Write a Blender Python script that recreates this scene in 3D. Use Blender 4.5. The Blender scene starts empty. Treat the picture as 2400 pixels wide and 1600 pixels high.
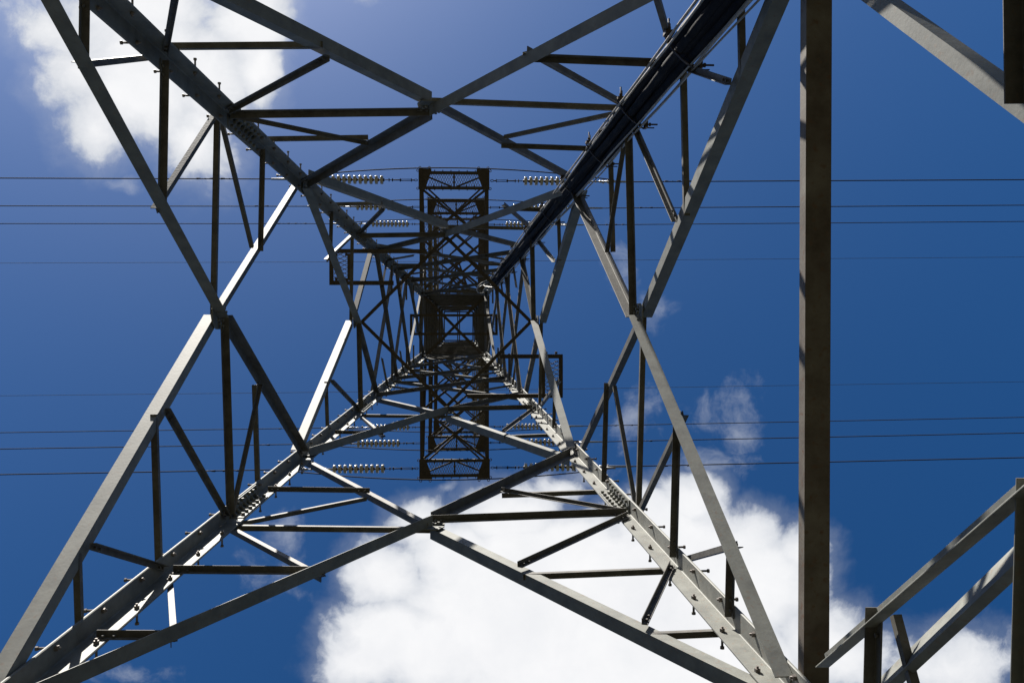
import bpy, bmesh, math, random
from mathutils import Vector, Matrix

scene = bpy.context.scene
C = scene.collection
random.seed(7)

# ---------------------------------------------------------------- camera
CAM_Z = 1.6                                   # eye height above the ground
cam_data = bpy.data.cameras.new('camera')
cam_data.sensor_width = 36.0
cam_data.lens = 2050.0 / 2400.0 * 36.0
cam_data.clip_start = 0.05
cam_data.clip_end = 6000.0
cam = bpy.data.objects.new('camera', cam_data)
C.objects.link(cam)
right = Vector((0.9985879, 0.00102325, -0.05311456))
down = Vector((-0.00180226, 0.99989149, -0.01462087))
fwd = Vector((0.05309383, 0.01469595, 0.99848138))
rot = Matrix((right, -down, -fwd)).transposed()
cam.matrix_world = Matrix.Translation((0.331, 0.121, CAM_Z)) @ rot.to_4x4()
scene.camera = cam

# ---------------------------------------------------------------- light and exposure
SUN_EL, SUN_ROT = math.radians(47), math.radians(203)
scene.view_settings.view_transform = 'Standard'
scene.view_settings.look = 'None'
scene.view_settings.gamma = 1.0
scene.view_settings.exposure = 1.28
sun_dir = Vector((math.sin(SUN_ROT) * math.cos(SUN_EL), math.cos(SUN_ROT) * math.cos(SUN_EL), math.sin(SUN_EL)))
sl = bpy.data.lights.new('sun', 'SUN')
sl.energy = 5.0
sl.angle = math.radians(0.53)
sl.color = (1.0, 0.95, 0.87)
sun = bpy.data.objects.new('sun', sl)
sun.rotation_euler = sun_dir.to_track_quat('Z', 'Y').to_euler()
sun.location = (-20, -45, 60)
C.objects.link(sun)

world = bpy.data.worlds.new('World')
scene.world = world
world.use_nodes = True
N, Lk = world.node_tree.nodes, world.node_tree.links
for n_ in list(N):
    N.remove(n_)


def node(t, **kw):
    x = N.new(t)
    for k, v in kw.items():
        setattr(x, k, v)
    return x


def mth(op, a, b=None, c=None, clamp=False):
    x = N.new('ShaderNodeMath')
    x.operation = op
    x.use_clamp = clamp
    for i, v in enumerate((a, b, c)):
        if v is None:
            continue
        if isinstance(v, (int, float)):
            x.inputs[i].default_value = v
        else:
            Lk.new(v, x.inputs[i])
    return x.outputs[0]


sky = node('ShaderNodeTexSky', sky_type='NISHITA')
sky.sun_disc = False
sky.sun_elevation = SUN_EL
sky.sun_rotation = SUN_ROT
sky.altitude = 1000
sky.air_density = 0.7
sky.dust_density = 2.1
sky.ozone_density = 7.0
SKY = 0.057
tc = node('ShaderNodeTexCoord')
sep = node('ShaderNodeSeparateXYZ')
Lk.new(tc.outputs['Generated'], sep.inputs[0])
zz = mth('MAXIMUM', sep.outputs[2], 0.08)
comb = node('ShaderNodeCombineXYZ')
Lk.new(mth('DIVIDE', sep.outputs[0], zz), comb.inputs[0])
Lk.new(mth('DIVIDE', sep.outputs[1], zz), comb.inputs[1])
uv0 = comb.outputs[0]                          # a flat cloud layer overhead: x/z, y/z


def noise(vec, scale, detail, rough, out='Fac', dist=0.0):
    x = N.new('ShaderNodeTexNoise')
    x.inputs['Scale'].default_value = scale
    x.inputs['Detail'].default_value = detail
    x.inputs['Roughness'].default_value = rough
    x.inputs['Distortion'].default_value = dist
    Lk.new(vec, x.inputs['Vector'])
    return x.outputs[out]


warp = noise(uv0, 9.0, 4, 0.55, 'Color')
wv = node('ShaderNodeVectorMath', operation='MULTIPLY_ADD')
Lk.new(warp, wv.inputs[0])
wv.inputs[1].default_value = (0.06, 0.06, 0)
Lk.new(uv0, wv.inputs[2])
wv2 = node('ShaderNodeVectorMath', operation='SUBTRACT')
Lk.new(wv.outputs[0], wv2.inputs[0])
wv2.inputs[1].default_value = (0.03, 0.03, 0)
uvw = wv2.outputs[0]
# cloud banks of the layer: u, v, half sizes, turn, thickness
CLOUDS = [(-0.3481, -0.3133, 0.1244, 0.0946, 20, 1.3), (-0.4105, -0.2207, 0.0548, 0.0548, 0, 0.75), (-0.4473, -0.3357, 0.0846, 0.0448, 15, 0.55), (-0.2475, -0.3392, 0.0597, 0.0448, 0, 0.9), (-0.2914, -0.222, 0.0548, 0.0747, 0, 0.6), (-0.3579, -0.2696, 0.0946, 0.0946, 0, 1.4), (-0.29, -0.285, 0.075, 0.085, 0, 1.2), (-0.36, -0.36, 0.13, 0.05, 0, 1.3), (0.1304, 0.3347, 0.2489, 0.1493, 0, 2.6), (0.12, 0.27, 0.13, 0.075, 0, 2.0), (-0.0546, 0.2214, 0.0473, 0.0373, 0, 1.0), (-0.0844, 0.2858, 0.0647, 0.0597, 0, 1.2), (0.05, 0.2227, 0.0846, 0.0548, 0, 1.5), (0.1002, 0.1882, 0.0398, 0.0249, 0, 0.6), (-0.0351, 0.3717, 0.1344, 0.0747, 0, 1.5), (0.2625, 0.2001, 0.0498, 0.0498, 0, 1.2), (0.3192, 0.2873, 0.1294, 0.0896, 20, 2.2), (0.27, 0.33, 0.15, 0.1, 0, 2.2), (0.3863, 0.2577, 0.0448, 0.0448, 0, 0.8), (0.4232, 0.371, 0.1095, 0.0647, 15, 1.0), (0.5705, 0.3947, 0.1145, 0.0548, 0, 0.75), (0.02, 0.285, 0.115, 0.075, 0, 2.0), (-0.233, -0.345, 0.05, 0.06, 0, 1.5), (0.19, 0.4, 0.3, 0.11, 0, 2.6), (0.235, 0.24, 0.1, 0.07, 0, 1.6), (-0.3, -0.2, 0.06, 0.05, 0, 1.0), (-0.09, 0.36, 0.085, 0.07, 0, 1.6), (-0.02, 0.25, 0.07, 0.05, 0, 1.5), (0.03, 0.32, 0.13, 0.09, 0, 2.4), (0.06, 0.255, 0.09, 0.05, 0, 1.8), (0.33, 0.24, 0.06, 0.05, 0, 1.2), (-0.115, 0.38, 0.065, 0.055, 0, 1.3), (-0.42, -0.28, 0.07, 0.06, 0, 0.8), (-0.235, -0.30, 0.04, 0.06, 0, 1.2)]
WISPS = [(-0.2845, -0.171, 0.0149, 0.0299, 10, 0.25), (0.1304, 0.1684, 0.0448, 0.0199, 0, 0.3), (0.6502, 0.3756, 0.0448, 0.0299, 0, 0.4), (0.3084, 0.1042, 0.0423, 0.0373, -20, 0.2), (0.191, 0.1035, 0.0348, 0.0398, 20, 0.2), (0.1782, -0.0773, 0.0149, 0.0398, -20, 0.2), (-0.2068, 0.2268, 0.0249, 0.0299, 0, 0.22), (-0.0198, 0.1869, 0.0199, 0.011, 0, 0.3), (0.2163, -0.0272, 0.0199, 0.0249, 0, 0.1), (-0.3913, 0.3865, 0.0597, 0.0149, 0, 0.16), (-0.1117, -0.3757, 0.0299, 0.011, 0, 0.35), (-0.3777, -0.1581, 0.0249, 0.0124, 0, 0.2), (0.2778, 0.1546, 0.0548, 0.0299, 0, 0.22), (-0.212, 0.2837, 0.0348, 0.0299, 0, 0.1)]


def banks(items, soft):
    field = None
    for u_, v_, ru, rv, ang, st in items:
        mp = node('ShaderNodeMapping', vector_type='TEXTURE')
        mp.inputs['Location'].default_value = (u_, v_, 0)
        mp.inputs['Rotation'].default_value = (0, 0, math.radians(ang))
        mp.inputs['Scale'].default_value = (ru, rv, 1)
        Lk.new(uvw, mp.inputs['Vector'])
        ln = node('ShaderNodeVectorMath', operation='LENGTH')
        Lk.new(mp.outputs[0], ln.inputs[0])
        val = mth('MULTIPLY_ADD', ln.outputs['Value'], -st * 1.1 - 0.35, st + 0.35)
        if field is None:
            field = val
        else:
            x = N.new('ShaderNodeMath')
            x.operation = 'SMOOTH_MAX'
            Lk.new(field, x.inputs[0])
            Lk.new(val, x.inputs[1])
            x.inputs[2].default_value = soft
            field = x.outputs[0]
    return field


def smooth(v, lo, hi, top=1.0):
    x = node('ShaderNodeMapRange', interpolation_type='SMOOTHSTEP')
    Lk.new(v, x.inputs['Value'])
    x.inputs['From Min'].default_value = lo
    x.inputs['From Max'].default_value = hi
    x.inputs['To Max'].default_value = top
    return x.outputs[0]


fine = noise(uvw, 26.0, 12, 0.64)
big = noise(uv0, 8.0, 6, 0.55)
f2 = mth('MULTIPLY_ADD', mth('SUBTRACT', fine, 0.5), 1.1, banks(CLOUDS, 0.12))
f2 = mth('MULTIPLY_ADD', mth('SUBTRACT', big, 0.5), 0.5, f2)
fw = mth('MULTIPLY_ADD', mth('SUBTRACT', fine, 0.5), 2.0, banks(WISPS, 0.1))
halo = smooth(f2, -0.5, 0.5, 0.22)
dens = mth('MAXIMUM', mth('MAXIMUM', smooth(f2, 0.0, 0.62), halo), smooth(fw, -0.1, 0.9, 0.42))
core = node('ShaderNodeMapRange', interpolation_type='SMOOTHSTEP')
Lk.new(f2, core.inputs['Value'])
core.inputs['From Min'].default_value = 0.1
core.inputs['From Max'].default_value = 1.3
shade = noise(uvw, 11.0, 7, 0.6)
cr = node('ShaderNodeMix', data_type='RGBA')
cr.inputs[6].default_value = (0.20, 0.22, 0.255, 1)
cr.inputs[7].default_value = (0.40, 0.40, 0.405, 1)
Lk.new(mth('ADD', mth('MULTIPLY', core.outputs[0], 0.62), mth('MULTIPLY', shade, 0.55), clamp=True), cr.inputs[0])
skymul = node('ShaderNodeVectorMath', operation='SCALE')
Lk.new(sky.outputs[0], skymul.inputs[0])
skymul.inputs['Scale'].default_value = SKY
hs = node('ShaderNodeHueSaturation')
hs.inputs['Saturation'].default_value = 1.22
hs.inputs['Hue'].default_value = 0.498
Lk.new(skymul.outputs[0], hs.inputs['Color'])
mx = node('ShaderNodeMix', data_type='RGBA')
Lk.new(dens, mx.inputs[0])
Lk.new(hs.outputs[0], mx.inputs[6])
Lk.new(cr.outputs[2], mx.inputs[7])
bg = node('ShaderNodeBackground')
Lk.new(mx.outputs[2], bg.inputs['Color'])
bg.inputs['Strength'].default_value = 1.0
wo = node('ShaderNodeOutputWorld')
Lk.new(bg.outputs[0], wo.inputs['Surface'])


# ---------------------------------------------------------------- materials
def material(name, base, dark, rough=0.55, metal=0.3, nscale=6.0, spots=None, bump=0.15):
    m = bpy.data.materials.new(name)
    m.use_nodes = True
    nt = m.node_tree
    b = nt.nodes['Principled BSDF']
    tcn = nt.nodes.new('ShaderNodeTexCoord')
    n1 = nt.nodes.new('ShaderNodeTexNoise')
    n1.inputs['Scale'].default_value = nscale
    n1.inputs['Detail'].default_value = 8
    n1.inputs['Roughness'].default_value = 0.65
    nt.links.new(tcn.outputs['Object'], n1.inputs['Vector'])
    r = nt.nodes.new('ShaderNodeValToRGB')
    r.color_ramp.elements[0].position = 0.32
    r.color_ramp.elements[0].color = (*dark, 1)
    r.color_ramp.elements[1].position = 0.68
    r.color_ramp.elements[1].color = (*base, 1)
    nt.links.new(n1.outputs['Fac'], r.inputs['Fac'])
    col = r.outputs['Color']
    if spots:
        v = nt.nodes.new('ShaderNodeTexNoise')
        v.inputs['Scale'].default_value = nscale * 6
        v.inputs['Detail'].default_value = 4
        nt.links.new(tcn.outputs['Object'], v.inputs['Vector'])
        rr = nt.nodes.new('ShaderNodeValToRGB')
        rr.color_ramp.elements[0].position = 0.58
        rr.color_ramp.elements[1].position = 0.72
        nt.links.new(v.outputs['Fac'], rr.inputs['Fac'])
        mm = nt.nodes.new('ShaderNodeMix')
        mm.data_type = 'RGBA'
        nt.links.new(rr.outputs['Color'], mm.inputs[0])
        nt.links.new(col, mm.inputs[6])
        mm.inputs[7].default_value = (*spots, 1)
        col = mm.outputs[2]
    nt.links.new(col, b.inputs['Base Color'])
    b.inputs['Metallic'].default_value = metal
    b.inputs['Roughness'].default_value = rough
    b.inputs['Specular IOR Level'].default_value = 0.35
    if bump:
        bp = nt.nodes.new('ShaderNodeBump')
        bp.inputs['Strength'].default_value = bump
        bp.inputs['Distance'].default_value = 0.004
        n3 = nt.nodes.new('ShaderNodeTexNoise')
        n3.inputs['Scale'].default_value = 45
        n3.inputs['Detail'].default_value = 5
        nt.links.new(tcn.outputs['Object'], n3.inputs['Vector'])
        nt.links.new(n3.outputs['Fac'], bp.inputs['Height'])
        nt.links.new(bp.outputs['Normal'], b.inputs['Normal'])
    return m


M = {
    'galv': material('galvanised_steel', (0.182, 0.185, 0.164), (0.105, 0.107, 0.096), 0.62, 0.0, 6.0, (0.15, 0.125, 0.10)),
    'brace': material('weathered_steel', (0.118, 0.114, 0.10), (0.05, 0.046, 0.04), 0.62, 0.0, 7.0, (0.085, 0.06, 0.042)),
    'inner': material('dark_grey_steel', (0.085, 0.08, 0.07), (0.04, 0.037, 0.032), 0.65, 0.0, 9.0, (0.09, 0.065, 0.045)),  # darker grey steel, mostly for the upper body lattice
    'beam': material('rust_tinged_steel', (0.14, 0.125, 0.10), (0.06, 0.044, 0.032), 0.62, 0.0, 4.0, (0.10, 0.06, 0.036)),
    'arm': material('brown_weathered_steel', (0.066, 0.053, 0.04), (0.033, 0.027, 0.021), 0.75, 0.0, 9.0, (0.12, 0.08, 0.045)),
    'bolt': material('bolt_steel', (0.22, 0.20, 0.18), (0.12, 0.10, 0.09), 0.6, 0.3, 20.0, None, 0),
    'mesh': material('expanded_metal', (0.26, 0.24, 0.21), (0.14, 0.12, 0.09), 0.5, 0.0, 12.0, None, 0),
    'porcelain': material('cream_porcelain', (0.40, 0.385, 0.33), (0.32, 0.30, 0.25), 0.22, 0.0, 14.0, None, 0),
    'cap': material('iron_cap', (0.07, 0.05, 0.035), (0.03, 0.022, 0.018), 0.6, 0.2, 14.0, None, 0),
    'wire': material('conductor_metal', (0.018, 0.017, 0.02), (0.012, 0.011, 0.013), 0.9, 0.0, 30.0, None, 0),
    'fitting': material('fitting_metal', (0.42, 0.42, 0.42), (0.2, 0.2, 0.2), 0.4, 0.5, 30.0, None, 0),
    'black': material('black_plastic', (0.022, 0.022, 0.026), (0.008, 0.008, 0.009), 0.75, 0.0, 5.0, None, 0.6),
    'cable': material('grey_cable_sheath', (0.42, 0.39, 0.35), (0.25, 0.23, 0.2), 0.5, 0.0, 12.0, None, 0),
    'blocker': material('blocker_dark_green', (0.03, 0.042, 0.018), (0.014, 0.02, 0.01), 0.95, 0.0, 0.06, (0.06, 0.05, 0.03), 0),  # dark green of the added ring that blocks low sky light
    'ground': material('dry_grass_ground', (0.036, 0.034, 0.018), (0.02, 0.02, 0.011), 0.95, 0.0, 0.8, (0.04, 0.034, 0.02), 0),
}


M['black'].node_tree.nodes['Principled BSDF'].inputs['Specular IOR Level'].default_value = 0.12


# ---------------------------------------------------------------- mesh helpers
class MB:
    def __init__(self):
        self.v, self.f, self.sm = [], [], []

    def prism(self, ring0, ring1, smooth=False):
        n = len(ring0)
        b = len(self.v)
        self.v += [tuple(p) for p in ring0] + [tuple(p) for p in ring1]
        for i in range(n):
            j = (i + 1) % n
            self.f.append((b + i, b + j, b + n + j, b + n + i))
            self.sm.append(smooth)
        self.f.append(tuple(b + i for i in reversed(range(n))))
        self.f.append(tuple(b + n + i for i in range(n)))
        self.sm += [False, False]

    def rings(self, rings, smooth=True, cap=True):
        n = len(rings[0])
        b = len(self.v)
        for r in rings:
            self.v += [tuple(p) for p in r]
        for k in range(len(rings) - 1):
            for i in range(n):
                j = (i + 1) % n
                self.f.append((b + k * n + i, b + k * n + j, b + (k + 1) * n + j, b + (k + 1) * n + i))
                self.sm.append(smooth)
        if cap:
            e = b + (len(rings) - 1) * n
            self.f.append(tuple(b + i for i in reversed(range(n))))
            self.f.append(tuple(e + i for i in range(n)))
            self.sm += [False, False]

    def tube(self, pts, r, n=8, smooth=True):
        pts = [Vector(p) for p in pts]
        rs = r if isinstance(r, (list, tuple)) else [r] * len(pts)
        rings, up = [], None
        for i, p in enumerate(pts):
            d = (pts[min(i + 1, len(pts) - 1)] - pts[max(i - 1, 0)]).normalized()
            if up is None:
                up = Vector((0, 0, 1)) if abs(d.z) < 0.8 else Vector((0, 1, 0))
            a = (up - d * up.dot(d)).normalized()
            up = a
            b = d.cross(a)
            rings.append([p + (a * math.cos(t) + b * math.sin(t)) * rs[i] for t in (2 * math.pi * k / n for k in range(n))])
        self.rings(rings, smooth)

    def box(self, c, ax, ay, az):
        """centre and three half-extent vectors"""
        c, ax, ay, az = Vector(c), Vector(ax), Vector(ay), Vector(az)
        r0 = [c - az + s * ax + t * ay for s, t in ((-1, -1), (1, -1), (1, 1), (-1, 1))]
        r1 = [p + 2 * az for p in r0]
        self.prism(r0, r1)

    def bar(self, p0, p1, w, h, up=(0, 0, 1)):
        p0, p1, up = Vector(p0), Vector(p1), Vector(up)
        d = (p1 - p0)
        L = d.length
        d.normalize()
        up = (up - d * up.dot(d)).normalized()
        s = d.cross(up)
        self.box((p0 + p1) / 2, s * w / 2, up * h / 2, d * L / 2)

    def angle(self, p0, p1, a, t, u, v, b=None):
        """L section: heel along p0-p1, one flange towards u, the other towards v"""
        p0, p1 = Vector(p0), Vector(p1)
        d = (p1 - p0).normalized()
        v = Vector(v)
        v = (v - d * v.dot(d)).normalized()
        u = Vector(u)
        u = (u - d * u.dot(d) - v * u.dot(v)).normalized()
        r = t * 0.5
        b = b or a
        prof = [(0, 0), (a, 0), (a, t * .6), (a - r * .6, t), (t + r, t), (t + r * .3, t + r * .3), (t, t + r), (t, b - r * .6), (t * .6, b), (0, b)]
        self.prism([p0 + u * x + v * y for x, y in prof], [p1 + u * x + v * y for x, y in prof])

    def bolt(self, p, n, r=0.016, h=0.014, k=6):
        p, n = Vector(p), Vector(n).normalized()
        a = n.orthogonal().normalized()
        b = n.cross(a)
        ph = random.random()
        ring = [p + (a * math.cos(t) + b * math.sin(t)) * r for t in (2 * math.pi * i / k + ph for i in range(k))]
        self.prism(ring, [q + n * h for q in ring])

    def build(self, name, mat, parent=None):
        me = bpy.data.meshes.new(name)
        me.from_pydata(self.v, [], self.f)
        me.polygons.foreach_set('use_smooth', self.sm)
        bm = bmesh.new()
        bm.from_mesh(me)
        bmesh.ops.recalc_face_normals(bm, faces=bm.faces)
        bm.to_mesh(me)
        bm.free()
        me.materials.append(M[mat])
        o = bpy.data.objects.new(name, me)
        C.objects.link(o)
        if parent:
            o.parent = parent
        return o


def empty(name, loc, label, cat, group=None):
    o = bpy.data.objects.new(name, None)
    o.empty_display_size = 0.3
    C.objects.link(o)
    o.location = loc
    tag(o, label, cat, group)
    return o


def tag(o, label, cat, group=None):
    o['label'] = label
    o['category'] = cat
    if group:
        o['group'] = group
    return o


# ---------------------------------------------------------------- ground
g = MB()
g.v = [(-1500, -1500, 0), (1500, -1500, 0), (1500, 1500, 0), (-1500, 1500, 0)]
g.f = [(0, 1, 2, 3)]
g.sm = [False]
o = g.build('ground', 'ground')
o['kind'] = 'structure'

# added hill-shaped ring, out of view, that blocks the bright low sky
g = MB()
nh = 180
rings_ = []
for r_, h_ in ((260, 0.0), (330, 0.55), (420, 1.0), (560, 0.8), (800, -0.02)):
    ring = []
    for i in range(nh):
        a_ = 2 * math.pi * i / nh
        hh = 95 + 26 * math.sin(3 * a_ + 1) + 15 * math.sin(7 * a_ + 2) + 6 * math.sin(17 * a_) + 3 * math.sin(41 * a_ + r_)
        ring.append((r_ * math.cos(a_), r_ * math.sin(a_), h_ * hh - 0.4))
    rings_.append(ring)
g.rings(rings_, True, False)
o = g.build('horizon_blocker', 'blocker')
o['kind'] = 'structure'

# ---------------------------------------------------------------- tower proportions
Z_WAIST, Z_SH, Z_TOP = 26.35, 38.5, 42.5      # heights above the eye
W0, TAPER = 2.4704, 0.056563 * 1.0


def W(z):
    """half width of the tower at height z above the eye"""
    if z <= Z_WAIST:
        return 2.4704 - (2.4704 - 0.98) * z / Z_WAIST
    if z <= Z_SH:
        return 0.98
    return 0.98 + (0.757 - 0.98) * (z - Z_SH) / (Z_TOP - Z_SH)


FACES = {'left': (Vector((-1, 0, 0)), Vector((0, 1, 0))), 'near': (Vector((0, 1, 0)), Vector((1, 0, 0))),
         'right': (Vector((1, 0, 0)), Vector((0, -1, 0))), 'far': (Vector((0, -1, 0)), Vector((-1, 0, 0)))}


def P(face, s, z, out=0.0, bulge=0.0):
    n, t = FACES[face]
    w = W(z)
    return n * (w + out + bulge * (1 - abs(s))) + t * (s * w) + Vector((0, 0, z + CAM_Z))


tower = empty('transmission_tower', (0, 0, 0), 'steel lattice power line tower seen from inside its base, filling the whole photo', 'tower')


def shorten(p0, p1, a, b):
    d = (p1 - p0).normalized()
    return p0 + d * a, p1 - d * b


def member(name, face, s0, z0, s1, z1, a, kind, mat='brace', c0=0.06, c1=0.06, t=None, layer=0, bulge=0.0, flip=False, b=None):
    """one angle bar in a face. kind O: outstanding leg points outwards, heel low; I: points inwards"""
    n, tt = FACES[face]
    off = 0.004 + 0.012 * layer if kind[0] == 'O' else -0.02 - 0.012 * layer
    p0, p1 = P(face, s0, z0, off, bulge), P(face, s1, z1, off, bulge)
    p0, p1 = shorten(p0, p1, c0, c1)
    d = (p1 - p0).normalized()
    up = Vector((0, 0, 1))
    u = up - d * up.dot(d)
    u = (u - n * u.dot(n))
    if u.length < 0.05:
        u = tt.copy()
    if flip:
        u = -u
    if kind[0] == 'J':                         # heel on top, hollow side down
        u = -u
    v = n if kind[0] == 'O' else -n
    # keep the nominal line in the middle of the flange
    p0, p1 = p0 - u.normalized() * a * 0.4, p1 - u.normalized() * a * 0.4
    m = MB()
    m.angle(p0, p1, a, t or max(0.006, a * 0.09), u, v, b)
    for p, sg in ((p0, 1), (p1, -1)):
        for k in (0.05, 0.12):
            q = p + d * sg * k + u.normalized() * a * 0.55
            m.bolt(q + (v * 0.012 if kind[0] == 'O' else -n * 0.012), v, 0.011, 0.012)
    return m.build(name, mat, tower)


# ---------------------------------------------------------------- corner legs
LEG_A, LEG_T = 0.158, 0.016
corner = {(-1, -1): 'far left', (1, -1): 'far right', (-1, 1): 'near left', (1, 1): 'near right'}
legs = {}
LV = [-CAM_Z, Z_WAIST, Z_SH, Z_TOP]


def corner_pt(sx, sy, z):
    return Vector((sx * W(z), sy * W(z), z + CAM_Z))


def L_ring(p, sx, sy, a, t):
    r = t * 0.5
    prof = [(0, 0), (a, 0), (a, t * .6), (a - r * .6, t), (t + r, t), (t + r * .3, t + r * .3), (t, t + r), (t, a - r * .6), (t * .6, a), (0, a)]
    return [p + Vector((-sx * x, -sy * y, 0)) for x, y in prof]


for (sx, sy) in corner:
    m = MB()
    zs = [-CAM_Z, Z_WAIST]
    m.rings([L_ring(corner_pt(sx, sy, z), sx, sy, LEG_A, LEG_T) for z in zs], smooth=False)
    m.rings([L_ring(corner_pt(sx, sy, z), sx, sy, 0.125, 0.013) for z in (Z_WAIST + 0.002, Z_SH, Z_TOP)], smooth=False)
    leg = m.build('corner_leg', 'galv', tower)
    legs[(sx, sy)] = leg
    # splices
    for zc, hh in ((9.05, 0.42), (15.9, 0.42), (20.9, 0.3), (26.5, 0.3)):
        a = LEG_A if zc < 26 else 0.12
        for axis in (0, 1):
            ins = Vector((-sx, 0, 0)) if axis == 0 else Vector((0, -sy, 0))     # direction along flange
            nrm = Vector((0, -sy, 0)) if axis == 0 else Vector((-sx, 0, 0))     # inward normal of that flange
            q = MB()
            p0, p1 = corner_pt(sx, sy, zc - hh), corner_pt(sx, sy, zc + hh)
            base = nrm * (LEG_T + 0.005)
            d = (p1 - p0).normalized()
            c = (p0 + p1) / 2 + ins * (a * 0.56) + base
            q.box(c, ins * (a * 0.38), nrm * 0.005, d * hh)
            for k in range(7):
                for w_ in (-0.2, 0.2):
                    pt = c + ins * (a * w_) + d * (-hh + (k + 0.5) * 2 * hh / 7 + (0.02 if w_ > 0 else -0.02)) + nrm * 0.006
                    q.bolt(pt, nrm, 0.019, 0.026)
            q.build('splice_plate', 'galv', leg)

# step bolts, alternately on the two flanges of each climbable leg
bolt_z = [3.9 + 0.3 * i for i in range(76)]
for (sx, sy), leg in legs.items():
    if (sx, sy) == (1, -1):
        continue
    rest = MB()
    for i, z in enumerate(bolt_z):
        ax = i % 2
        ins = Vector((-sx, 0, 0)) if ax == 0 else Vector((0, -sy, 0))
        nrm = Vector((0, -sy, 0)) if ax == 0 else Vector((-sx, 0, 0))
        m = MB() if i < 33 else rest
        p = corner_pt(sx, sy, z) + ins * (LEG_A * 0.74)
        m.tube([p - nrm * 0.085, p + nrm * (LEG_T + 0.035)], 0.0085, 8)
        m.bolt(p - nrm * 0.10, nrm, 0.015, 0.016, 8)
        m.bolt(p - nrm * 0.016, nrm, 0.017, 0.014)
        m.bolt(p + nrm * (LEG_T + 0.001), nrm, 0.018, 0.02)
        # an unused hole plug / small bolt lower on the flange
        if i < 33:
            m.build('step_bolt', 'bolt', leg)
    rr = rest.build('upper_step_bolts', 'bolt', leg)
    rr['kind'] = 'stuff'

# ---------------------------------------------------------------- body bracing, same pattern on all four faces
ZM, Z0, ZA, ZAB, ZB, ZBC, ZC, ZD = 2.18, 4.85, 8.52, 11.5, 15.5, 17.43, 20.36, 22.9


def line_s(za, zb, z):
    """s on the bar running from the face centre at za to the corner at zb"""
    return (z - za) / (zb - za)


BU = 0.05


def se(z, inset=0.075):
    """face coordinate of a point on the leg flange"""
    return 1.0 - inset / W(z)


def brace(name, face, sd, s0, z0, z1, a, kind, mat='brace', layer=0, onleg=True, **kw):
    """bar from face coordinate s0 at z0 out to the leg at z1"""
    kw.setdefault('c0', 0.0)
    kw.setdefault('c1', 0.0)
    kw.setdefault('bulge', BU)
    return member(name, face, sd * s0, z0, sd * se(z1), z1, a, kind, mat, layer=layer, **kw)


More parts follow.
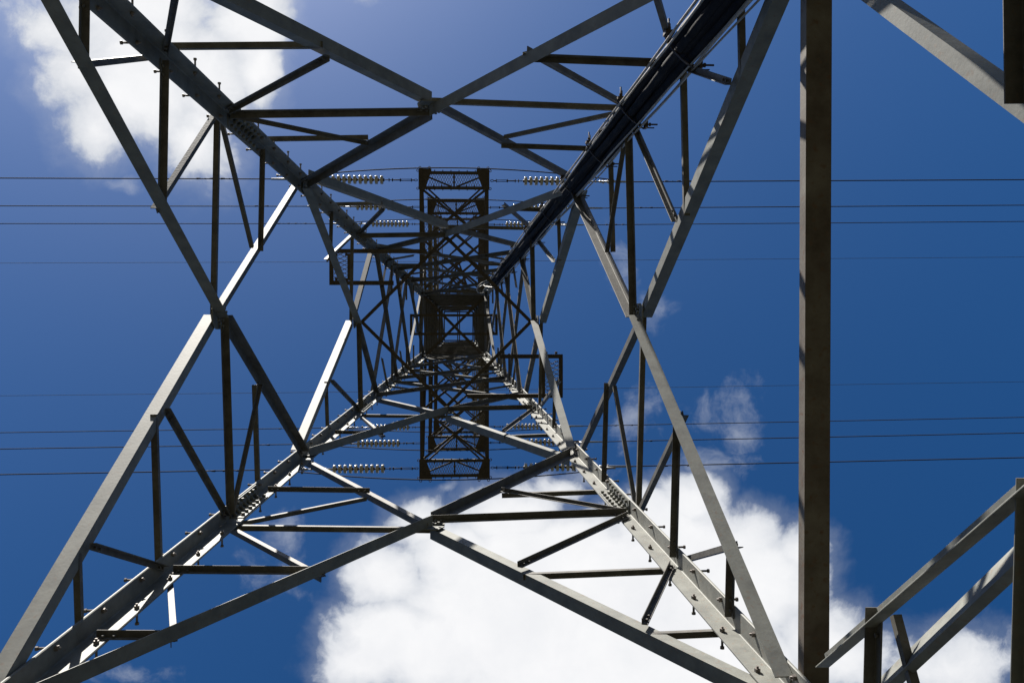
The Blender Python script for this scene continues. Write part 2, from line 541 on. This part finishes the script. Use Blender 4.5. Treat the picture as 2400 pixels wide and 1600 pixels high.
for face in FACES:
    for sd in (-1, 1):
        k = 'I' if sd < 0 else 'O'
        kj = 'O' if sd < 0 else 'J'
        kh = 'J' if sd < 0 else 'O'
        # lower V (from the ground) and the panel below the big horizontal
        brace('diagonal_brace', face, sd, 0.02, ZM, -CAM_Z + 0.02, 0.12, k)
        member('diagonal_brace', face, sd * 0.835, 4.43 if sd < 0 else 4.60, 0.02 * sd, ZM + (0.0 if sd < 0 else 0.06), 0.072, k, 'galv', bulge=BU, c0=0, c1=0)
        brace('secondary_brace', face, sd, line_s(ZM, Z0, 3.96) - 0.035, 3.94, 3.94, 0.058, kh)
        zz_ = 2.96 if sd < 0 else 2.99
        brace('secondary_brace', face, sd, line_s(ZM, Z0, zz_) - 0.01, zz_, zz_, 0.075 if sd > 0 else 0.05, 'J', 'inner' if sd > 0 else 'galv')
        brace('secondary_brace', face, sd, line_s(ZM, Z0, 3.94) - .02, 3.90, 3.42, 0.04, kj, layer=1)
        # panel Z0..ZA : V from the corner at Z0 up to the face centre
        brace('diagonal_brace', face, sd, 0.012, ZA - 0.05, Z0, 0.105, k, 'galv')
        brace('horizontal_strut', face, sd, 0.0, ZA, ZA, 0.066 if sd > 0 else 0.052, kj, layer=1)
        # inverted V ZA..ZAB
        brace('diagonal_brace', face, sd, 0.012, ZA + 0.05, ZAB, 0.10 if sd > 0 else 0.07, kj)
        # V ZAB..ZB
        brace('diagonal_brace', face, sd, 0.012, ZB - 0.06, ZAB + 0.05, 0.115, k, 'galv', bulge=BU * .6, layer=1)
        brace('horizontal_strut', face, sd, 0.0, ZB, ZB, 0.078 if sd > 0 else 0.055, kj, layer=2, bulge=BU * .6)
        brace('diagonal_brace', face, sd, 0.015, ZB + 0.06, ZBC, 0.085, kj, bulge=BU * .6)
        # secondaries, lower panel
        z1, z2 = 7.05, 5.78
        s1, s2 = line_s(ZA, Z0, z1), line_s(ZA, Z0, z2)
        wh = 0.055 if sd < 0 else 0.048
        brace('secondary_brace', face, sd, s1 - .018, z1, z1, wh, kh)
        brace('secondary_brace', face, sd, s1 - (.03 if sd > 0 else .004), z1 + 0.05, ZA - 0.06, 0.048, kj, layer=1)
        brace('secondary_brace', face, sd, s2 - .015, z2, z2, wh * .9, kh)
        brace('secondary_brace', face, sd, s2 - (.03 if sd > 0 else .004), z2 + 0.05, z1 - 0.06, 0.044, kj, layer=1)
        # upper of ZA
        z3 = 9.72
        s3 = line_s(ZA, ZAB, z3)
        brace('secondary_brace', face, sd, s3 - .022, z3, z3, 0.05, kh)
        brace('secondary_brace', face, sd, s3 - (.03 if sd > 0 else .004), z3 - 0.05, ZA + 0.08, 0.042, kj, layer=1)
        # ZAB..ZB
        z4 = 13.3
        s4 = line_s(ZB, ZAB, z4)
        brace('secondary_brace', face, sd, s4 - .018, z4, z4, 0.05, kh)
        brace('secondary_brace', face, sd, s4 - .02, z4 + 0.05, ZB - 0.06, 0.05, kj, layer=1)
    # second long bar low on the face
    n, t = FACES[face]
    pa, pb = P(face, -se(4.33), 4.33, 0.02), P(face, -0.03, 2.08, 0.02)
    dd = (pb - pa).normalized()
    nrm = (-n * 0.78 + t * 0.44 + Vector((0, 0, 0.44)))
    nrm = (nrm - dd * nrm.dot(dd)).normalized()
    m = MB()
    m.angle(pa, pb, 0.15, 0.012, nrm.cross(dd) if nrm.cross(dd).z > 0 else dd.cross(nrm), -nrm, 0.04)
    m.build('diagonal_brace', 'galv', tower)
    # the big horizontal
    member('horizontal_strut', face, -0.985, 4.80, 0.985, 4.80, 0.085, 'O', 'beam', layer=1, t=0.013, b=0.145)
    # full crossing panels up to the waist
    for za, zb, a in ((ZBC, ZC, 0.08), (ZC, ZD, 0.075), (ZD, Z_WAIST, 0.07)):
        member('diagonal_brace', face, -se(za), za, se(zb), zb, a, 'J', c0=0, c1=0)
        member('diagonal_brace', face, se(za), za, -se(zb), zb, a * .85, 'O', c0=0, c1=0)
        zm = (za + zb) / 2
        q = 0.25
        for sd in (-1, 1):
            zq = za + (zb - za) * q
            sq = (1 - 2 * q)
            brace('secondary_brace', face, sd, sq, zq, zm if za < ZD else zq, 0.045, 'I', layer=1, bulge=0)
            if za < ZD:
                zq2 = za + (zb - za) * .75
                brace('secondary_brace', face, sd, sq, zq2, zq2, 0.04, 'J', layer=1, bulge=0)
    member('horizontal_strut', face, -0.97, Z_WAIST, 0.97, Z_WAIST, 0.06, 'O', 'inner', layer=1)
    # gusset plates with their bolts
    n, t = FACES[face]
    for zc, hw, hh, bu in ((ZM, 0.2, 0.16, BU), (ZA, 0.125, 0.21, BU), (ZB, 0.11, 0.17, BU * .6)):
        q = MB()
        c = P(face, 0, zc, -0.009, bu)
        zt = Vector((0, 0, 1))
        prof = [(-hw, -hh * .45), (-hw * .55, -hh), (hw * .55, -hh), (hw, -hh * .45), (hw, hh * .4), (hw * .5, hh), (-hw * .5, hh), (-hw, hh * .4)]
        q.prism([c + t * x + zt * y - n * 0.005 for x, y in prof], [c + t * x + zt * y + n * 0.005 for x, y in prof])
        for x, y in ((.3, -.7), (.55, -.45), (-.3, -.7), (-.55, -.45), (.35, .55), (.6, .3), (-.35, .55), (-.6, .3), (.75, 0), (-.75, 0), (.3, 0), (-.3, 0)):
            q.bolt(c + t * hw * x + zt * hh * y - n * 0.03, -n, 0.014, 0.02)
        q.build('gusset_plate', 'galv', tower)

# plan bracing: a diamond at ZB, a cross at the waist
fl = ['left', 'near', 'right', 'far']
for i in range(4):
    a, b = P(fl[i], 0, ZB, -0.06), P(fl[(i + 1) % 4], 0, ZB, -0.06)
    m = MB()
    a.z += 0.02 + 0.003 * i
    b.z += 0.02 + 0.003 * i
    m.angle(a, b, 0.06, 0.006, (0, 0, 1), Vector((0, 0, ZB + CAM_Z)) - (a + b) / 2)
    m.build('plan_brace', 'arm', tower)
for k, (sx, sy) in enumerate(((1, 1), (1, -1))):
    m = MB()
    a, b = corner_pt(-sx, -sy, Z_WAIST + 0.16 + 0.1 * k), corner_pt(sx, sy, Z_WAIST + 0.16 + 0.1 * k)
    a, b = shorten(a, b, 0.12, 0.12)
    d = (b - a).normalized()
    m.angle(a, b, 0.085, 0.009, (0, 0, 1), Vector((0, 0, 1)).cross(d))
    m.build('plan_brace', 'arm', tower)

# upper body: ring bars and crossing lattice
UP = [26.35, 28.2, 30.05, 31.9, 33.6, 35.35, 37.1, 38.5, 39.9, 41.2, 42.5]
for i, z in enumerate(UP):
    for face in FACES:
        if i + 1 < len(UP):
            zh = (z + UP[i + 1]) / 2
            member('ring_bar', face, -0.95, zh, 0.95, zh, 0.045, 'O', 'inner', layer=1, c0=0.03, c1=0.03)
        if i:
            member('ring_bar', face, -0.97, z, 0.97, z, 0.06, 'J', 'inner', layer=1, c0=0.03, c1=0.03)
        if i + 1 < len(UP):
            zb = UP[i + 1]
            member('lattice_brace', face, -0.95, z + .04, 0.95, zb - .04, 0.05, 'I', 'inner')
            member('lattice_brace', face, 0.95, z + .04, -0.95, zb - .04, 0.045, 'O', 'inner')
m = MB()
for dx in (-0.045, 0.045):
    m.bar((dx, -W(Z_TOP), Z_TOP + CAM_Z - .05), (dx, W(Z_TOP), Z_TOP + CAM_Z - .05), 0.05, 0.06)
m.build('centre_beam', 'arm', tower)


# ---------------------------------------------------------------- expanded metal
def expanded_mesh(c, ux, uy, lx, ly, pitch=0.085, w=0.008, clip=None):
    """a lattice of thin flat strands forming diamonds, in the plane ux,uy centred on c"""
    m = MB()
    nrm = ux.cross(uy).normalized()
    slope = 2.0
    px = pitch
    k = -ly * slope / px
    cnt = int(lx / px + ly / slope / px) + 2
    for sg in (-1, 1):
        for i in range(-cnt, cnt + 1):
            # line  x = i*px + sg*y/slope , clipped to the box
            y0, y1 = -ly / 2, ly / 2
            f = lambda y: i * px + sg * y / slope
            ys = [y0, y1]
            for xb in (-lx / 2, lx / 2):
                ys.append((xb - i * px) * slope * sg)
            lo, hi = min(ys[2], ys[3]), max(ys[2], ys[3])
            a, b = max(y0, lo), min(y1, hi)
            if b - a < 0.02:
                continue
            xa, xb_ = f(a), f(b)
            if clip:
                # trapezoid: |x| <= clip(y)
                n_ = 6
                pts = [(f(a + (b - a) * q / n_), a + (b - a) * q / n_) for q in range(n_ + 1)]
                pts = [p for p in pts if abs(p[0]) <= clip(p[1])]
                if len(pts) < 2:
                    continue
                (xa, a), (xb_, b) = pts[0], pts[-1]
            m.bar(c + ux * xa + uy * a + nrm * 0.002 * sg, c + ux * xb_ + uy * b + nrm * 0.002 * sg, w, 0.004, nrm)
    return m


# ---------------------------------------------------------------- cross arms
YO, YI, YW = 4.60, 4.02, 4.28
ARM_X = 1.03
ARM_Z = [26.15, 31.9, 37.1]
X, Y, ZV = Vector((1, 0, 0)), Vector((0, 1, 0)), Vector((0, 0, 1))


def cross_arm(sy, z, ax, level):
    zb = z + CAM_Z
    root = bpy.data.objects.new('cross_arm', None)
    C.objects.link(root)
    root.parent = tower
    root.location = (0, 0, 0)
    sgn = Vector((0, sy, 0))
    # bottom chords, upper chords
    for sx in (-1, 1):
        m = MB()
        m.angle((sx * ax, sy * W(z) * .9, zb), (sx * ax, sy * YO, zb), 0.105, 0.012, (-sx, 0, 0), (0, 0, 1))
        m.build('chord', 'arm', root)
        m = MB()
        zt = z + 1.95
        m.angle((sx * (W(zt) + .01), sy * W(zt), zt + CAM_Z), (sx * (ax - .02), sy * (YO - .25), zb + 0.2), 0.09, 0.009, (-sx, 0, 0), (0, 0, -1))
        m.build('chord', 'arm', root)
        # side lacing between the chords
        q = MB()
        ys = [W(z) + 0.02, 1.9, 2.8, 3.6, YO - 0.3]
        def top(y):
            k = (y - W(zt)) / (YO - .25 - W(zt))
            return Vector((sx * (W(zt) + (ax - .02 - W(zt)) * k), sy * y, zt + CAM_Z + (0.2 - 1.95) * k))
        for i in range(len(ys) - 1):
            a = Vector((sx * (ax - .012), sy * ys[i], zb + .02))
            b = Vector((sx * (ax - .012), sy * ys[i + 1], zb + .02))
            q.angle(a, top(ys[i + 1]), 0.05, 0.005, (0, 1, 0), (-sx, 0, 0))
            q.angle(b, top(ys[i + 1]), 0.05, 0.005, (0, 1, 0), (-sx, 0, 0))
        q.build('side_lacing', 'arm', root)
    # bottom plan bracing: crossing bars in two bays, an inner bar
    ye = YI - 0.05
    for j in range(2):
        a = W(z) + (ye - W(z)) * j / 2
        b = W(z) + (ye - W(z)) * (j + 1) / 2
        for sx in (-1, 1):
            m = MB()
            dz = 0.014 if sx > 0 else 0.03
            m.angle((-sx * (ax - .1), sy * a, zb + dz), (sx * (ax - .1), sy * b, zb + dz), 0.065, 0.007, (0, sy, 0), (0, 0, 1))
            m.build('lacing_bar', 'arm', root)
    # upper plan bracing
    for j in range(2):
        zt = z + 1.95
        ya, yb = W(zt) + 1.6 * j, W(zt) + 1.6 * (j + 1)
        for sx in (-1, 1):
            za = zt + CAM_Z - 1.75 * (ya - W(zt)) / (YO - .25 - W(zt))
            z2 = zt + CAM_Z - 1.75 * (yb - W(zt)) / (YO - .25 - W(zt))
            m = MB()
            m.angle((-sx * (W(zt) - .05), sy * ya, za + .01 * sx), (sx * (W(zt) - .05), sy * yb, z2 + .01 * sx), 0.05, 0.005, (0, sy, 0), (0, 0, 1))
            m.build('lacing_bar', 'arm', root)
    # end frame
    for yy, w_ in ((YO - 0.045, 0.1), (YI, 0.085)):
        m = MB()
        m.angle((-ax + .02, sy * yy, zb - 0.012), (ax - .02, sy * yy, zb - 0.012), w_, 0.01, (0, -sy if yy > 4.3 else sy, 0), (0, 0, 1))
        for i in range(8):
            xx = (-0.82 + i * 0.234) * ax
            m.box((xx, sy * (yy - 0.06 if yy > 4.3 else yy + 0.1), zb + .02), X * 0.018, Y * 0.03, ZV * 0.02)
            m.bolt((xx + .03, sy * (yy + (0.0 if yy > 4.3 else -0.0)), zb - .012), (0, sy if yy > 4.3 else -sy, 0), 0.014, 0.035)
        m.build('end_bar', 'arm', root)
    m = MB()
    m.bar((0, sy * (YI + .05), zb + .004), (0, sy * (YO - .06), zb + .004), 0.05, 0.03)
    for sx in (-1, 1):
        m.angle((sx * 0.08, sy * (YI + .06), zb + .006), (sx * (ax - .26), sy * (YO - .24), zb + .006), 0.045, 0.006, (0, sy, 0), (0, 0, 1))
    m.build('end_bracing', 'arm', root)
    # corner plates with hanger rings
    for sx in (-1, 1):
        m = MB()
        tri = [(ax + .01, YO + .02), (ax - .36, YO + .02), (ax - .36, YO - 0.06), (ax - .17, YI - .02), (ax + .01, YI - .02)]
        r0 = [Vector((sx * x, sy * y, zb - .034)) for x, y in tri]
        m.prism(r0, [p + ZV * 0.014 for p in r0])
        m.box((sx * (ax + .012), sy * (YO + YI) / 2, zb + .06), X * 0.009, Y * (YO - YI) / 2 * .96, ZV * 0.1)
        for i in range(4):
            for j in range(2):
                m.bolt((sx * (ax - .06 - .06 * j), sy * (YI + .12 + .11 * i), zb - .034), (0, 0, -1), 0.017, 0.018)
        m.build('corner_plate', 'arm', root)
        r = MB()
        for cx_, cy_ in ((ax + .045, YO - .03), (ax + .045, YI + .02), (ax - .02, YO + .055), (ax - .3, YO + .055)):
            pts = [Vector((sx * cx_ + 0.032 * math.cos(t), sy * cy_ + 0.032 * math.sin(t), zb - .02)) for t in (math.pi * 2 * k / 14 for k in range(15))]
            r.tube(pts, 0.011, 6)
        r.build('hanger_ring', 'arm', root)
    # floors
    def clip(y):
        k = (y * 1.0 + (YO - YI) / 2) / (YO - YI)
        return ax - 0.18 - 0.18 * k
    m = expanded_mesh(Vector((0, sy * (YO + YI) / 2, zb + 0.03)), X.copy(), Vector((0, sy, 0)), 2 * ax - .3, YO - YI - .08, 0.075, 0.013, clip)
    m.build('mesh_floor', 'mesh', root)
    side = -1 if sy < 0 else 1
    y1 = 3.0 if level == 0 else YO - .1
    m = expanded_mesh(Vector((side * (ax - .24), sy * (W(z) + y1) / 2, zb + 0.05)), X.copy(), Vector((0, sy, 0)), 0.24, y1 - W(z), 0.065, 0.009)
    m.bar((side * (ax - .37), sy * W(z), zb + .05), (side * (ax - .37), sy * y1, zb + .05), 0.03, 0.05)
    m.build('walkway_mesh', 'mesh', root)
    return root


for lv, z in enumerate(ARM_Z):
    for sy in (-1, 1):
        cross_arm(sy, z, ARM_X - 0.012 * lv, lv)

# earth wire arm: pointed, at the very top
YE = 3.12
for sy in (-1, 1):
    root = bpy.data.objects.new('earth_wire_arm', None)
    C.objects.link(root)
    root.parent = tower
    w = W(Z_TOP)
    zb = Z_TOP + CAM_Z
    tip = Vector((0.0, sy * YE, zb))
    for sx in (-1, 1):
        for zz_, nm in ((zb, 'chord'), (zb - 1.25, 'chord')):
            ww = W(zz_ - CAM_Z)
            m = MB()
            m.angle((sx * ww, sy * ww, zz_), (sx * .06, sy * (YE - .05), zb - (.02 if zz_ == zb else .1)), 0.07, 0.007, (-sx, 0, 0), (0, 0, 1))
            m.build(nm, 'arm', root)
    m = MB()
    for k in range(4):
        a, b = k / 4.5, (k + 1) / 4.5
        pa = lambda q, sx: Vector((sx * (w + (0.06 - w) * q), sy * (w + (YE - w) * q), zb - 0.02))
        m.angle(pa(a, -1), pa(b, 1), 0.045, 0.005, (0, sy, 0), (0, 0, 1))
        m.angle(pa(a, 1) + ZV * .012, pa(b, -1) + ZV * .012, 0.045, 0.005, (0, sy, 0), (0, 0, 1))
    m.build('side_lacing', 'arm', root)
    m = MB()
    m.box(tip, X * 0.12, Y * 0.07, ZV * 0.01)
    m.box(tip + Vector((0, 0, -.08)), X * 0.02, Y * 0.05, ZV * 0.09)
    m.tube([tip + Vector((-.2, 0, -.12)), tip + Vector((.2, 0, -.12))], 0.03, 8)
    m.build('clamp_plate', 'fitting', root)


# ---------------------------------------------------------------- access platforms on brackets
def access_platform(side, z, y0, y1, xo, xi_top, xi_bot, wm):
    root = bpy.data.objects.new('access_platform', None)
    C.objects.link(root)
    root.parent = tower
    zb = z + CAM_Z
    m = MB()
    m.angle((side * xo, y0, zb), (xi_top, y0, zb), 0.075, 0.008, (0, 1, 0), (0, 0, 1))
    m.angle((side * xo, y1, zb), (xi_bot, y1, zb), 0.075, 0.008, (0, -1, 0), (0, 0, 1))
    m.angle((side * xo, y0 + .002, zb - .009), (side * xo, y1 - .002, zb - .009), 0.075, 0.008, (-side, 0, 0), (0, 0, 1))
    m.angle((side * (xo - wm), y0 + .08, zb + .002), (side * (xo - wm), y1 - .08, zb + .002), 0.06, 0.006, (side, 0, 0), (0, 0, 1))
    for xx in (.12, .3):
        for yy in (y0 + .1, y1 - .1):
            m.box((side * (xo - xx), yy, zb + .03), X * 0.022, Y * 0.022, ZV * 0.022)
    m.build('rail', 'arm', root)
    q = expanded_mesh(Vector((side * (xo - wm / 2), (y0 + y1) / 2, zb + .02)), Y.copy(), X.copy(), abs(y1 - y0) - .08, wm - .08, 0.075, 0.012)
    q.build('mesh_floor', 'mesh', root)


cy, s_ = 0.0, 1.0
access_platform(-1, 15.75, -1.30, -0.66, 2.09, -0.36, -0.95, 0.38)
access_platform(1, 15.75, 1.30, 0.66, 2.09, 0.36, 0.95, 0.38)
for side in (-1, 1):
    access_platform(side, 25.2, -0.30, 0.31, 1.26, 0.0, 0.0, 0.24)


# ---------------------------------------------------------------- insulators, conductors, jumpers
def disc_mesh():
    """one cap-and-disc unit, axis along X, centred on 0"""
    prof = [(-0.079, 0.0), (-0.079, 0.038), (-0.045, 0.05), (-0.036, 0.055)]
    n = 20
    cap = MB()
    cap.rings([[Vector((x, r * math.cos(t), r * math.sin(t))) for t in (2 * math.pi * k / n for k in range(n))] for x, r in
               ((-0.085, 0.02), (-0.083, 0.036), (-0.05, 0.052), (-0.03, 0.058), (0.03, 0.058), (0.045, 0.03), (0.085, 0.018))])
    dm = MB()
    dm.rings([[Vector((x, r * math.cos(t), r * math.sin(t))) for t in (2 * math.pi * k / n for k in range(n))] for x, r in
              ((-0.04, 0.06), (-0.042, 0.112), (-0.036, 0.124), (-0.024, 0.128), (0.018, 0.128), (0.032, 0.124), (0.04, 0.116), (0.03, 0.108), (0.024, 0.10), (0.03, 0.09), (0.03, 0.062))])
    return dm, cap


PROTO = None


def make_string(side, sy, z, ax, label):
    """strain string: linkage, ten discs, linkage, clamp. Local +X runs away from the tower"""
    global PROTO
    ang = 0.0
    loc = Vector((side * (ax + 0.03), sy * YW, z + CAM_Z - 0.02))
    if PROTO is None:
        root = empty('insulator_string', (0, 0, 0), label, 'insulator', 'strain insulator strings on the cross arms')
        m = MB()
        pts = [Vector((0.07 + 0.05 * math.cos(t), 0.028 * math.sin(t), 0)) for t in (2 * math.pi * k / 16 for k in range(17))]
        m.tube(pts, 0.011, 6)
        m.tube([(0.12, 0, 0), (0.2, 0, 0)], 0.02, 8)
        for yy in (-0.022, 0.022):
            m.tube([(0.2, yy, 0), (0.52, yy, 0)], 0.011, 6)
        m.tube([(0.5, 0, 0), (0.78, 0, 0)], 0.02, 8)
        m.tube([(0.78, 0, 0), (0.98, 0, 0)], 0.014, 8)
        for xx in (0.2, 0.53, 0.76, 0.86):
            m.box((xx, 0, 0), X * 0.012, Y * 0.045, ZV * 0.03)
        m.build('tower_linkage', 'wire', root)
        dm, cm = disc_mesh()
        d = dm.build('disc', 'porcelain', root)
        c = cm.build('cap', 'cap', d)
        d.location = (1.075, 0, 0)
        for i in range(1, 10):
            d2 = d.copy()
            C.objects.link(d2)
            d2.parent = root
            d2.location = (1.075 + 0.158 * i, 0, 0)
            c2 = c.copy()
            C.objects.link(c2)
            c2.parent = d2
        m = MB()
        m.tube([(2.56, 0, 0), (3.0, 0, 0)], [0.03, 0.014], 8)
        m.tube([(3.0, 0, 0), (3.3, 0, 0)], 0.02, 8)
        m.box((2.76, 0, 0), X * 0.012, Y * 0.04, ZV * 0.03)
        m.box((2.98, 0.02, 0), X * 0.03, Y * 0.05, ZV * 0.02)
        m.box((3.18, 0, 0), X * 0.012, Y * 0.045, ZV * 0.03)
        m.build('line_linkage', 'fitting', root)
        m = MB()
        m.tube([(3.28, 0, 0), (3.34, 0, -0.0), (4.3, 0, 0.0)], [0.035, 0.042, 0.03], 10)
        m.tube([(3.36, 0, -0.03), (3.6, 0.02, -0.12), (3.75, 0.02, -0.2)], 0.028, 8)
        for xx in (3.4, 3.55):
            m.box((xx, 0, 0), X * 0.02, Y * 0.06, ZV * 0.03)
        m.build('dead_end_clamp', 'fitting', root)
        PROTO = root
        root.location = loc
        r = root
    else:
        r = PROTO.copy()
        C.objects.link(r)
        for ch in [c for c in PROTO.children]:
            c2 = ch.copy()
            C.objects.link(c2)
            c2.parent = r
            for g_ in ch.children:
                g2 = g_.copy()
                C.objects.link(g2)
                g2.parent = c2
        r['label'] = label
        r.location = loc
    r.rotation_euler = (0, 0, 0 if side > 0 else math.pi)
    return r


def conductor(name, p0, direction, slope, sag_len, r, label, cat, group, mat='wire', dampers=()):
    m = MB()
    p0 = Vector(p0)
    pts = []
    for k in range(25):
        s = 0.0 if k == 0 else 260.0 * (k / 24.0) ** 2
        pts.append(p0 + Vector((direction[0] * s, direction[1] * s, -slope * s + s * s * 0.00008)))
    m.tube(pts, r, 8)
    for dx in dampers:
        c = p0 + Vector((direction[0] * dx, direction[1] * dx, -0.06))
        dd = Vector((direction[0], direction[1], 0))
        m.box(c + ZV * .04, dd * 0.02, Vector((0, 0.012, 0)), ZV * 0.05)
        m.tube([c - dd * 0.2, c + dd * 0.2], 0.007, 6)
        for e in (-1, 1):
            m.tube([c + dd * e * 0.13, c + dd * e * 0.24], [0.02, 0.03], 8)
    o = m.build(name, mat)
    return tag(o, label, cat, group)


names = {(-1, 0): 'uppermost arm end in the photo', (-1, 1): 'second arm end from the top', (-1, 2): 'third arm end from the top',
         (1, 0): 'lowermost arm end in the photo', (1, 1): 'second arm end from the bottom', (1, 2): 'third arm end from the bottom'}
outer = {0: 'outermost', 1: 'second', 2: 'innermost'}
for lv, z in enumerate(ARM_Z):
    ax = ARM_X - 0.012 * lv
    for sy in (-1, 1):
        half = 'upper' if sy < 0 else 'lower'
        for side in (-1, 1):
            sd = 'left' if side < 0 else 'right'
            make_string(side, sy, z, ax, f'cream disc string {sd} of the {names[(sy, lv)]}')
            # the line turns a little towards the far side on the right
            dy = (0.0065 if side < 0 else -0.013)
            L = math.hypot(1, dy)
            conductor('conductor', (side * (ax + 0.03 + 4.2), sy * YW, z + CAM_Z - 0.02), (side / L, dy / L), 0.012 if side < 0 else 0.003, 0, 0.0165,
                      f'dark thick line running off {sd}, {outer[lv]} of three in the {half} half', 'power line', 'phase conductors of the line',
                      dampers=(1.3, 2.0) if lv != 1 else (1.7,))
        m = MB()
        x0 = ax + 0.03 + 3.7
        pts = []
        for k in range(33):
            q = -1 + 2 * k / 32
            zz_ = z + CAM_Z - 0.2 - (1.75 - 0.1 * lv) * (1 - q ** 2) * (1 - 0.12 * q * q)
            pts.append((q * x0, sy * (YW + 0.02), zz_))
        m.tube(pts, 0.017, 8)
        tag(m.build('jumper_loop', 'wire'), f'dark jumper cable bowing past the {names[(sy, lv)]}', 'jumper cable', 'jumper loops between the strings')
for sy in (-1, 1):
    for side in (-1, 1):
        half = 'upper' if sy < 0 else 'lower'
        sd = 'left' if side < 0 else 'right'
        dy = (0.0065 if side < 0 else -0.011)
        conductor('earth_wire', (side * 0.02, sy * YE, Z_TOP + CAM_Z - .12), (side, dy), 0.0 if side < 0 else 0.0, 0, 0.0085,
                  f'hair-thin wire running off {sd}, nearest the tower centre in the {half} half', 'earth wire', 'earth wires')

# ---------------------------------------------------------------- black cable run on the far right leg
run = empty('cable_run', (W(0), -W(0), CAM_Z), 'thick black cable bundle with thin grey leads strapped up the upper right leg', 'cable bundle')
base = Vector((W(0), -W(0), CAM_Z))


def leg_pt(z, ix, iy):
    """a point ix, iy metres inside the far right leg's heel"""
    return corner_pt(1, -1, z) + Vector((-ix, iy, 0)) - base


ZR0, ZR1 = -1.5, 23.6
for j, (ix, iy, r) in enumerate(((0.09, 0.09, 0.066), (0.175, 0.05, 0.045), (0.055, 0.175, 0.045), (0.145, 0.125, 0.04))):
    pts, rs = [], []
    n = 150
    for k in range(n + 1):
        z = ZR0 + (ZR1 - 0.7 * j % 1.1 - ZR0) * k / n
        wob = 0.009
        pts.append(leg_pt(z, ix + wob * math.sin(z * 1.3 + j * 2), iy + wob * math.cos(z * 1.1 + j)))
        rs.append(r * (1 + 0.04 * math.sin(z * 9 + j) + 0.03 * math.sin(z * 23) + random.uniform(-.03, .03)))
    m = MB()
    m.tube(pts, rs, 12)
    m.build('black_cable', 'black', run)
for j, (ix, iy, r, ph) in enumerate(((0.25, 0.05, 0.011, 0.0), (0.235, 0.08, 0.009, 1.5), (0.05, 0.25, 0.011, 2.2), (0.08, 0.24, 0.009, 4.0), (0.035, 0.26, 0.008, 5.0))):
    pts = []
    n = 220
    for k in range(n + 1):
        z = ZR0 + (24.2 - ZR0) * k / n
        a = 0.020 * math.sin(z * 1.15 + ph) + 0.012 * math.sin(z * 2.7 + ph * 2)
        if z > 22.6:
            q = (z - 22.6) / 1.6
            e = Vector((-0.25 * math.sin(q * 3.1), 0.28 * q * math.sin(q * 2.5 + j), -0.3 * q))
        else:
            e = Vector((0, 0, 0))
        pts.append(leg_pt(z, ix + (a if ix < .1 else a * .5), iy + (a if iy < .1 else a * .5)) + e)
    m = MB()
    m.tube(pts, r, 7)
    m.build('grey_lead', 'cable', run)
for zc in (4.2, 5.15, 6.55, 8.1, 9.6, 11.3, 13.2, 15.2, 17.3, 19.4, 21.6, 23.2):
    m = MB()
    # strap of flat bar round the bundle, with bolt tails beyond the flange edges
    ringp = [(0.006, 0.006), (0.26, -0.012), (0.27, 0.012), (0.21, 0.12), (0.13, 0.20), (0.02, 0.275), (-0.012, 0.26)]
    pts = [leg_pt(zc, a, b) for a, b in ringp[1:]]
    for a, b in zip(pts, pts[1:]):
        m.bar(a, b, 0.035, 0.006, Vector((-1, 1, 0)))
    for (ix, iy, dx, dy_) in ((0.235, 0.0, 0, -1), (0.0, 0.235, 1, 0)):
        p = leg_pt(zc, ix, iy)
        m.tube([p - Vector((dx, dy_, 0)) * 0.08, p + Vector((dx, dy_, 0)) * 0.11], 0.008, 6)
        m.tube([p + Vector((0.02 * abs(dy_), 0.02 * abs(dx), 0.05)) - Vector((dx, dy_, 0)) * 0.06, p + Vector((0.02 * abs(dy_), 0.02 * abs(dx), 0.05)) + Vector((dx, dy_, 0)) * 0.09], 0.006, 6)
        m.bolt(p + Vector((dx, dy_, 0)) * 0.03, (dx, dy_, 0), 0.018, 0.016)
        m.box(p, Vector((dx, dy_, 0)) * 0.012, Vector((dy_, dx, 0)) * 0.035, ZV * 0.05)
    m.build('strap_clamp', 'cap', run)
